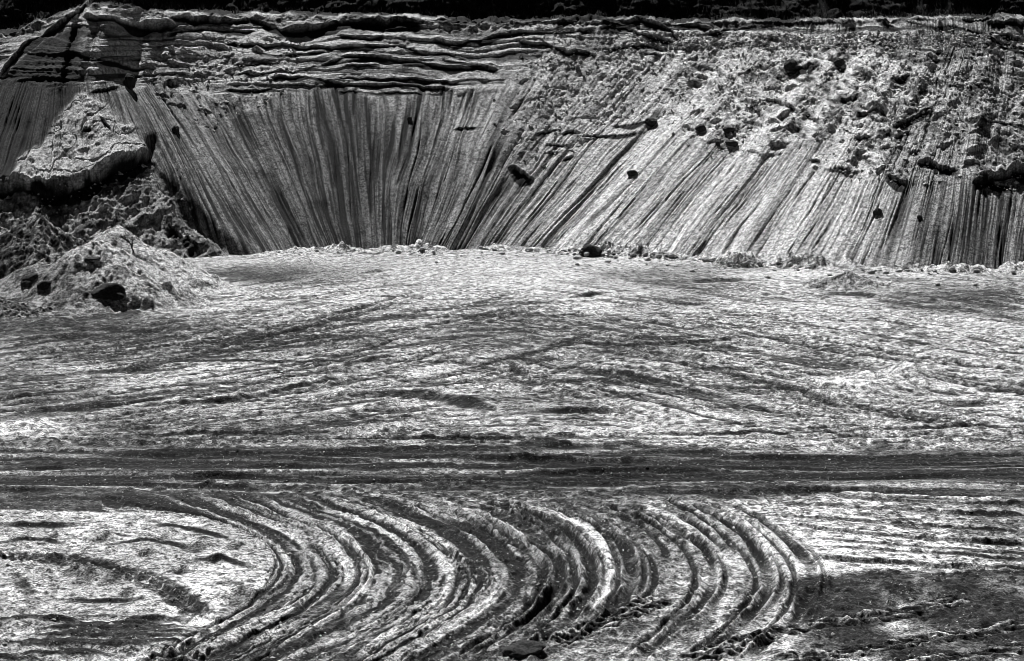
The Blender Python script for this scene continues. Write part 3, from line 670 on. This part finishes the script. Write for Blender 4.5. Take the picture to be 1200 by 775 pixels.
# many small slumps in the clodded zone
for i in range(230):
    x = random.uniform(590, 1215); ylo = np.interp(x, [590, 620, 690, 770, 840, 960, 1060, 1100, 1200], [180, 200, 165, 145, 168, 203, 214, 204, 216])
    y = random.uniform(48, ylo); l = random.uniform(5, 20) * (0.6 if x < 800 else 1); sl = random.uniform(-.55, .25)
    if x < 780 and random.random() < .4: continue
    ledge([(x - l / 2, y - sl * l / 2), (x, y - random.uniform(0, 2)), (x + l / 2, y + sl * l / 2)], random.uniform(.08, .36) * (0.7 if x < 820 else 1), random.uniform(3, 8))
for i in range(45):
    x = random.uniform(165, 345); y = random.uniform(45, np.interp(x, [165, 240, 345], [110, 145, 105])); l = random.uniform(6, 18)
    ledge([(x - l / 2, y - l * .12), (x, y - 1), (x + l / 2, y + l * .12)], random.uniform(.1, .3), random.uniform(3, 7))
# gully between the spur and the bowl
gl = spline([(178, 168), (182, 185), (200, 215), (235, 255), (285, 300)], 8)
d2 = np.full(bx.shape, 1e9)
mk = (bx > 130) & (bx < 320) & (by > 150) & (by < 320)
xx = bx[mk]; yy = by[mk]; dd = np.full(xx.shape, 1e9)
for a, b in zip(gl[:-1], gl[1:]):
    d = b - a; t = np.clip(((xx - a[0]) * d[0] + (yy - a[1]) * d[1]) / (d @ d), 0, 1)
    dd = np.minimum(dd, (xx - a[0] - t * d[0]) ** 2 + (yy - a[1] - t * d[1]) ** 2)
DISP[mk] -= 0.9 * np.exp(-dd / 7 ** 2)
# plateau and the dark peaty bank above the rim
DISP += is_bank * (0.5 * fbm(wx / 3, wz / 1.2, 3, 4) + 0.25 * rg2)
peat = np.clip(is_bank + smooth(N1 + N2 + 2, N1 + N2 + 10, JR + 10 * noise(wx / 3, wz * 0 + 1, 3) + 6 * noise(wx / .8, wz * 2, 4)), 0, 1)
WA = WA * (1 - peat) + peat * (0.03 + 0.03 * smooth(0.1, .5, rg2))
WA = 0.60 * (np.clip(WA, 0, .6) / 0.5) ** 1.7
WA = np.clip(WA, 0.006, 0.6)
rimz = smooth(N1 + N2 - 45, N1 + N2 - 5, JR) * (1 - is_bank)
DISP += rimz * (.2 * rg2 + .12 * rg1 + .1 * rg3)
WA *= 1 - .75 * rimz * smooth(-.15, .25, fbm(wx / 2.5, wz / .5, 3, 6))
far = JR > NRW - 8
DISP[far] = 0
WPd = WP + WN * DISP[..., None]
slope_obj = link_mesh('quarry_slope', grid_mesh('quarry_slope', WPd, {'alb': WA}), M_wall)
set_props(slope_obj, kind='structure')
fx_, fy_, fz_ = project(WPd)

def slope_pt(px, py):
    q = (fx_ - px) ** 2 + (fy_ - py) ** 2 + 0.02 * (fz_ - 150)
    i = np.unravel_index(int(np.argmin(q)), q.shape)
    return WPd[i], WN[i]

# ================================================================== HEAPS OF SAND (things)
def fl(px, py): return ground_pt(px, py)

def heap(name, cx, cy, rx, ry, h, label, alb=0.46, peaks=None, dark=0.0, seed=0, n=190, top=0.6, rot=0.0, rough_=0.9, hollow=(), base_dark=.55):
    u = np.linspace(-1.15, 1.15, n); U, Vv = np.meshgrid(u, u, indexing='ij')
    c, s = math.cos(rot), math.sin(rot)
    lx = U * rx; ly = Vv * ry
    X = cx + lx * c - ly * s; Y = cy + lx * s + ly * c
    r = np.sqrt(U ** 2 + Vv ** 2) * (1 + 0.34 * fbm(X / 3.5, Y / 3.5, 3, seed))
    prof = np.clip(1 - r, -0.2, 1)
    z = h * (np.sqrt(prof.clip(0) ** 2 + top * top * .1) - top * .316) / (math.sqrt(1 + top * top * .1) - top * .316)
    for (ax, ay, ar, ah) in (peaks or ()):
        z += ah * np.clip(1 - np.sqrt((lx - ax) ** 2 + (ly - ay) ** 2) / ar, 0, 1) ** 1.2
    n1 = fbm(X / 1.4, Y / 1.4, 4, seed + 1); n2 = fbm(X / .35, Y / .35, 3, seed + 2)
    k = smooth(1.05, .8, r)
    ang = np.arctan2(ly, lx)
    z += k * rough_ * (0.17 * n1 + 0.08 * n2 + .10 * fbm(X / .16, Y / .16, 2, seed + 5) + .10 * np.abs(fbm(X / .8, Y / .8, 3, seed + 4)) + 0.10 * noise(ang * 7, r * 1.5, seed + 3))
    a = np.full_like(X, alb) * (1 - 0.3 * smooth(0, .5, n1)) * (1 - .3 * smooth(.1, .5, n2))
    for (hx, hy, hr, hd) in hollow:
        q = np.exp(-(((lx - hx) / hr) ** 2 + ((ly - hy) / hr) ** 2) ** 1.5); z -= hd * q
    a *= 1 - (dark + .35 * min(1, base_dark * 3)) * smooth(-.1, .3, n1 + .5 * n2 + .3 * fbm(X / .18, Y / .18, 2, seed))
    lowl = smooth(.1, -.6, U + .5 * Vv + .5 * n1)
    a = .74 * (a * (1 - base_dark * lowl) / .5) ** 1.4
    z = np.where(r > 1.02, -0.25, z)
    P = np.stack([lx * c - ly * s, lx * s + ly * c, z], -1)
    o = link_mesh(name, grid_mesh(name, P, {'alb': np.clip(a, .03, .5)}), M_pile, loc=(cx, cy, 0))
    return set_props(o, label, 'sand heap')

heap('sand_heap', -27.4, 160, 8.6, 8, 4.1, 'tall pale sand heap with dead shrub on its crest, behind the front heap', alb=0.50, seed=2, rot=-.25, peaks=((-1, -1, 3, .4),))
heap('sand_heap', -33.6, 164, 7.5, 7, 4.6, 'dark crumbly sand heap at the left edge, under the spur', alb=0.26, dark=.45, seed=4, rough_=1.6)
heap('sand_heap', -27.2, 150.5, 6.6, 6.5, 4.1, 'pale pointed sand heap in front, black boulder lodged in its foot', alb=0.52, seed=6, top=.4, peaks=((-2.2, -1.5, 2.2, .7), (2.2, -.5, 2.5, .5)))
heap('sand_heap', -33.5, 143.5, 5.2, 4.6, 1.5, 'low dark tufted heap at the left edge, nearest of the heaps', alb=0.20, dark=.5, seed=8, rough_=1.4)
c = fl(997, 336); heap('sand_heap', c[0], c[1], 3.4, 4.5, 0.9, 'low wide grey heap on the floor before the slope, right of centre', base_dark=.2, alb=.42, seed=1)
c = fl(715, 297); heap('rubble_heap', c[0], c[1], 4.2, 2.2, .75, 'pale crumbly rubble heap at slope foot beside the black boulder', base_dark=0, alb=.54, seed=3, rough_=2.0)
c = fl(866, 312); heap('rubble_heap', c[0], c[1], 2.6, 2.4, .8, 'pale slipped rubble at slope foot with a dark gully beside it', base_dark=0, alb=.54, seed=5, rough_=1.8)
c = fl(497, 299); heap('sand_heap', c[0], c[1], 1.7, 1.6, .55, 'small smooth pale dome of sand at the foot of the bowl', base_dark=0, alb=.54, seed=7, rough_=.5)

# ================================================================== ROCKS
def rock_mesh(name, seed, sub=4, flat=0.75, rough_=0.22, angular=True):
    bm = bmesh.new(); bmesh.ops.create_icosphere(bm, subdivisions=sub, radius=1.0)
    me = bpy.data.meshes.new(name); bm.to_mesh(me); bm.free()
    V = np.empty(len(me.vertices) * 3, np.float32); me.vertices.foreach_get('co', V); V = V.reshape(-1, 3)
    r = np.random.default_rng(seed)
    rad = np.ones(len(V))
    if angular:
        for _ in range(14):
            d = r.normal(size=3); d /= np.linalg.norm(d); cut = r.uniform(.68, .95)
            p = V @ d; rad = np.minimum(rad, np.where(p > 1e-3, cut / np.maximum(p, 1e-3), 9))
    nz = fbm(V[:, 0] * 1.6 + seed, V[:, 1] * 1.6 + V[:, 2] * 1.3, 4, seed) + fbm(V[:, 2] * 3.1 + seed, V[:, 0] * 2.7 - V[:, 1], 3, seed + 2) * .5
    V = V * (rad * (1 + rough_ * nz))[:, None]; V[:, 2] *= flat
    me.vertices.foreach_set('co', np.ascontiguousarray(V, np.float32).ravel())
    me.polygons.foreach_set('use_smooth', np.ones(len(me.polygons), bool)); me.update()
    return me

def boulder(px, py, wpx, hpx, label, seed, on='slope', mat=M_dark, sink=0.25, name='boulder'):
    if on == 'slope':
        P, N = slope_pt(px, py + hpx * .3)
    else:
        P = ground_pt(px, py + hpx * .45); P = np.array([P[0], P[1], ground_z(P[0], P[1])]) if on == 'ground' else np.array([P[0], P[1], on])
    d = (P - CAM) @ FW; w = wpx * d / FPX; h = hpx * d / FPX
    me = rock_mesh(name, seed, flat=1.0)
    o = link_mesh(name, me, mat, loc=(P[0], P[1], P[2] + h * (.5 - sink)))
    o.scale = (w * .55, w * .5, h * .55); o.rotation_euler = (0, 0, random.uniform(-.5, .5))
    return set_props(o, label, 'boulder')

boulder(613, 758, 50, 18, 'black boulder with a flat base at the bottom edge of the picture', 33, on='ground', sink=.3)
boulder(926, 76, 14, 14, 'large black boulder high on the clodded slope, right of centre', 6)
boulder(820, 150, 12, 9, 'round black boulder at the lower edge of the clodded slope', 7)
boulder(854, 152, 13, 9, 'black boulder beside the round one at the clods\' lower edge', 8)
boulder(857, 168, 14, 8, 'jagged black boulder above a long dark groove in the slope', 9)
boulder(740, 203, 12, 7, 'oval black boulder alone on smooth streaked sand, centre right', 10)
boulder(1028, 248, 10, 10, 'round black boulder alone low on the right slope', 11)
boulder(1078, 255, 6, 5, 'small dark stone low on the slope beside the round boulder', 12)
boulder(984, 73, 12, 10, 'dark boulder half sunk among clods under the rim', 13)
boulder(763, 143, 14, 9, 'black boulder at the end of a dark crack in the slope', 14)
boulder(692, 293, 26, 16, 'black slab boulder leaning at the foot of the slope', 15, on='ground', sink=.2)
boulder(480, 139, 6, 6, 'tiny dark stone high on the streaked bowl', 16)
boulder(842, 169, 6, 6, 'small dark stone beside the jagged boulder on the slope', 17)
boulder(206, 152, 8, 10, 'dark stone at the lower edge of the crumbled left strata', 18)
boulder(152, 96, 14, 20, 'tall black block wedged in the left strata', 19)

# ------------------------------------------------------------------ heaps' own boulders, set on their surface by ray
bpy.context.view_layer.update()
dg = bpy.context.evaluated_depsgraph_get()
def cast(px, py):
    u = (px - 600) / FPX; v = (387.5 - py) / FPX
    d = Vector((u, FW[1] + v * UP[1], FW[2] + v * UP[2])).normalized()
    ok, loc, nor, _, _, _ = scene.ray_cast(dg, Vector(CAM), d)
    return np.array(loc), np.array(nor)
def boulder_at(px, py, wpx, hpx, label, seed, push=.35):
    P, N = cast(px, py); d = (P - CAM) @ FW; w = wpx * d / FPX; h = hpx * d / FPX
    me = rock_mesh('boulder', seed, flat=1.0)
    o = link_mesh('boulder', me, M_dark, loc=(P[0], P[1] + w * .5 * push, P[2] - h * .05))
    o.scale = (w * .55, w * .5, h * .58); o.rotation_euler = (0, 0, random.uniform(-.4, .4))
    return set_props(o, label, 'boulder')
boulder_at(127, 344, 36, 23, 'big black boulder lodged in the front of the pale heap', 21)
boulder_at(36, 331, 26, 18, 'black boulder at the left edge on the low dark heap', 22)
boulder_at(54, 337, 22, 15, 'black boulder touching the one at the left edge', 23)
boulder_at(108, 303, 18, 4, 'flat black slab near the top of the pale front heap', 24)

# ================================================================== CLODS along the foot of the slope
protos = [rock_mesh('clod', 40 + i, sub=2, flat=.8, rough_=.3) for i in range(7)]
for me in protos: me.materials.append(M_clod)
first = None
foot_x = np.linspace(310, 1240, 1400)
nclod = 0
while nclod < 240:
    px = random.choice([random.uniform(310, 1215), random.gauss(715, 45), random.gauss(870, 40), random.uniform(900, 1200), random.uniform(560, 800)])
    if not 305 < px < 1230: continue
    base = np.interp(px, ctrl[:, 0], ctrl[:, 1])
    py = base + (abs(random.gauss(0, 4)) if random.random() < .6 else random.uniform(0, 20)) - 1
    P = ground_pt(px, py); 
    r = random.choice((.06, .08, .1, .13, .2)) * random.uniform(.8, 1.3)
    loc, nor = cast(px, py - 1)
    o = bpy.data.objects.new('clod', protos[nclod % 7]); COL.objects.link(o)
    o.location = (loc[0], loc[1], loc[2] + r * .3); o.scale = (r * random.uniform(.9, 1.5), r, r * random.uniform(.7, 1)); o.rotation_euler = (random.uniform(-.3, .3), random.uniform(-.3, .3), random.uniform(0, 6))
    set_props(o, 'pale sand clod among the crumbs along the foot of the slope', 'clod', 'clods along the foot of the slope')
    nclod += 1

# ------------------------------------------------------------------ uncountable crumbs and stones: one object
def crumbs(name, pts, sizes, mat, seed):
    r = np.random.default_rng(seed)
    base = np.array([(1, 0, 0), (-1, 0, 0), (0, 1, 0), (0, -1, 0), (0, 0, 1), (0, 0, -1)], float)
    f = np.array([(0, 2, 4), (2, 1, 4), (1, 3, 4), (3, 0, 4), (2, 0, 5), (1, 2, 5), (3, 1, 5), (0, 3, 5)])
    n = len(pts)
    V = base[None] * r.uniform(.6, 1.3, (n, 6, 1)) + r.normal(0, .18, (n, 6, 3))
    a = r.uniform(0, 6.28, n); c, s = np.cos(a), np.sin(a)
    X = V[..., 0] * c[:, None] - V[..., 1] * s[:, None]; Y = V[..., 0] * s[:, None] + V[..., 1] * c[:, None]
    V = np.stack([X, Y, V[..., 2] * .8], -1) * sizes[:, None, None] + pts[:, None]
    Fc = (f[None] + 6 * np.arange(n)[:, None, None]).reshape(-1, 3)
    me = raw_mesh(bpy.data.meshes.new(name), V.reshape(-1, 3), Fc, sm=False)
    return set_props(link_mesh(name, me, mat), kind='stuff')
# on the clodded slope
wgt = (ROUGH * (JR < N1 + N2)).ravel() + 0.25 * (below_apron).ravel() * (JR < N1).ravel(); wgt = wgt / wgt.sum()
ii = rng.choice(len(wgt), 9000, p=wgt)
crumbs('crumbs', WPd.reshape(-1, 3)[ii] + rng.normal(0, .03, (9000, 3)), rng.lognormal(-2.4, .5, 9000).clip(.03, .32), M_clod, 5)
# on the floor
wg = (0.3 + 1.3 * smooth(.2, .6, g1) - .25 * dk.clip(0, 1) - .2 * road - .15 * lane + 3 * np.exp(-((PY - 300) / 9) ** 2)) * (PY > 288) * (PY < 790) * (np.abs(TT) < .235) * (GY / 100) ** -.5
wg = np.clip(wg, 0, None).ravel(); wg /= wg.sum()
ii = rng.choice(len(wg), 16000, p=wg)
pts = np.stack([gx.ravel()[ii], gy.ravel()[ii], Z.ravel()[ii]], -1)
crumbs('gravel', pts, rng.lognormal(-3.5, .5, 16000).clip(.015, .09), M_clod, 9)

# ================================================================== SCRUB on the bank above the rim (stuff)
jb = np.arange(N1 + N2 + 6, N1 + N2 + 72)
sel = WPd[jb][:, (sv > -200) & (sv < 1400)].reshape(-1, 3)
ii = rng.choice(len(sel), 9000)
n = len(ii); base = sel[ii] + rng.normal(0, .12, (n, 3))
hgt = rng.uniform(.15, .7, n); ang = rng.uniform(0, 6.28, n); w = rng.uniform(.02, .07, n)
dx = np.stack([np.cos(ang), np.sin(ang), 0 * ang], -1); tip = base + np.stack([rng.normal(0, .2, n), rng.normal(0, .2, n), hgt], -1)
V = np.stack([base - dx * w[:, None], base + dx * w[:, None], tip], 1).reshape(-1, 3)
me = raw_mesh(bpy.data.meshes.new('scrub'), V, np.arange(3 * n).reshape(-1, 3), sm=False)
set_props(link_mesh('scrub', me, M_scrub), kind='stuff')

# ================================================================== DEAD SHRUB on the heap
def limb(bm, a, b, ra, rb, seg=6):
    d = (b - a); L = d.length; q = d.to_track_quat('Z', 'Y')
    rings = []
    for p, r in ((a, ra), (b, rb)):
        rings.append([bm.verts.new(p + q @ Vector((r * math.cos(6.2832 * i / seg), r * math.sin(6.2832 * i / seg), 0))) for i in range(seg)])
    for i in range(seg):
        bm.faces.new((rings[0][i], rings[0][(i + 1) % seg], rings[1][(i + 1) % seg], rings[1][i]))
def shrub(px, py, height, label):
    P, _ = cast(px, py)
    e = bpy.data.objects.new('dead_shrub', None); COL.objects.link(e); e.location = P; e.empty_display_size = .3
    set_props(e, label, 'shrub')
    rs = random.Random(5)
    bt, bb = bmesh.new(), bmesh.new()
    def grow(bm, a, d, L, r, lev):
        n = 4; p = a
        for i in range(n):
            d = (d + Vector((rs.gauss(0, .22), rs.gauss(0, .22), rs.gauss(0.04, .1)))).normalized()
            q = p + d * L / n; limb(bm, p, q, r * (1 - .18 * i), r * (1 - .18 * (i + 1))); p = q
            if lev < 3 and i > 0:
                for _ in range(2):
                    nd = (d + Vector((rs.gauss(0, .9), rs.gauss(0, .6), rs.gauss(.1, .4)))).normalized()
                    grow(bb, p, nd, L * .62, r * .5, lev + 1)
    grow(bt, Vector((0, 0, -.1)), Vector((.45, 0, 1)).normalized(), height * .75, .07, 0)
    for nm, bm in (('trunk', bt), ('branches', bb)):
        me = bpy.data.meshes.new(nm); bm.to_mesh(me); bm.free(); link_mesh(nm, me, M_twig, parent=e)
shrub(156, 296, 1.15, 'small dead shrub with bare dark branches on the pale heap')

# ================================================================== SKY, SUN, CAMERA
EL, AZ = 51.0, 18.0           # sun behind the face, to the left
world = bpy.data.worlds.new('World'); scene.world = world; world.use_nodes = True
nt = world.node_tree; bg = nt.nodes['Background']
sky = nt.nodes.new('ShaderNodeTexSky'); sky.sky_type = 'NISHITA'; sky.sun_disc = False
sky.air_density = 0.15; sky.dust_density = 0.0; sky.altitude = 3000
sky.sun_elevation = math.radians(EL); sky.sun_rotation = math.radians(-AZ)
bw = nt.nodes.new('ShaderNodeSeparateColor')   # black and white film behind a red filter: the red of the sky only
nt.links.new(sky.outputs[0], bw.inputs[0]); nt.links.new(bw.outputs[0], bg.inputs['Color']); bg.inputs['Strength'].default_value = 0.05
sun = bpy.data.lights.new('sun', 'SUN'); sun.energy = 5.0; sun.angle = math.radians(0.5)
so = bpy.data.objects.new('sun', sun); COL.objects.link(so)
ts = Vector((-math.sin(math.radians(AZ)) * math.cos(math.radians(EL)), math.cos(math.radians(AZ)) * math.cos(math.radians(EL)), math.sin(math.radians(EL))))
so.rotation_euler = (-ts).to_track_quat('-Z', 'Y').to_euler(); so.location = (-60, 150, 80)

cam = bpy.data.cameras.new('camera'); co = bpy.data.objects.new('camera', cam); COL.objects.link(co)
cam.sensor_width = 36.0; cam.lens = FPX / 1200 * 36.0; cam.clip_end = 3000; cam.clip_start = 0.5
co.location = CAM; co.rotation_euler = (math.pi / 2 - PITCH, 0, 0)
scene.camera = co
scene.view_settings.view_transform = 'Standard'; scene.view_settings.look = 'None'; scene.view_settings.gamma = 1.0
scene.view_settings.exposure = 0.8
scene.cycles.filter_width = 0.7
scene.cycles.max_bounces = 1; scene.cycles.diffuse_bounces = 1
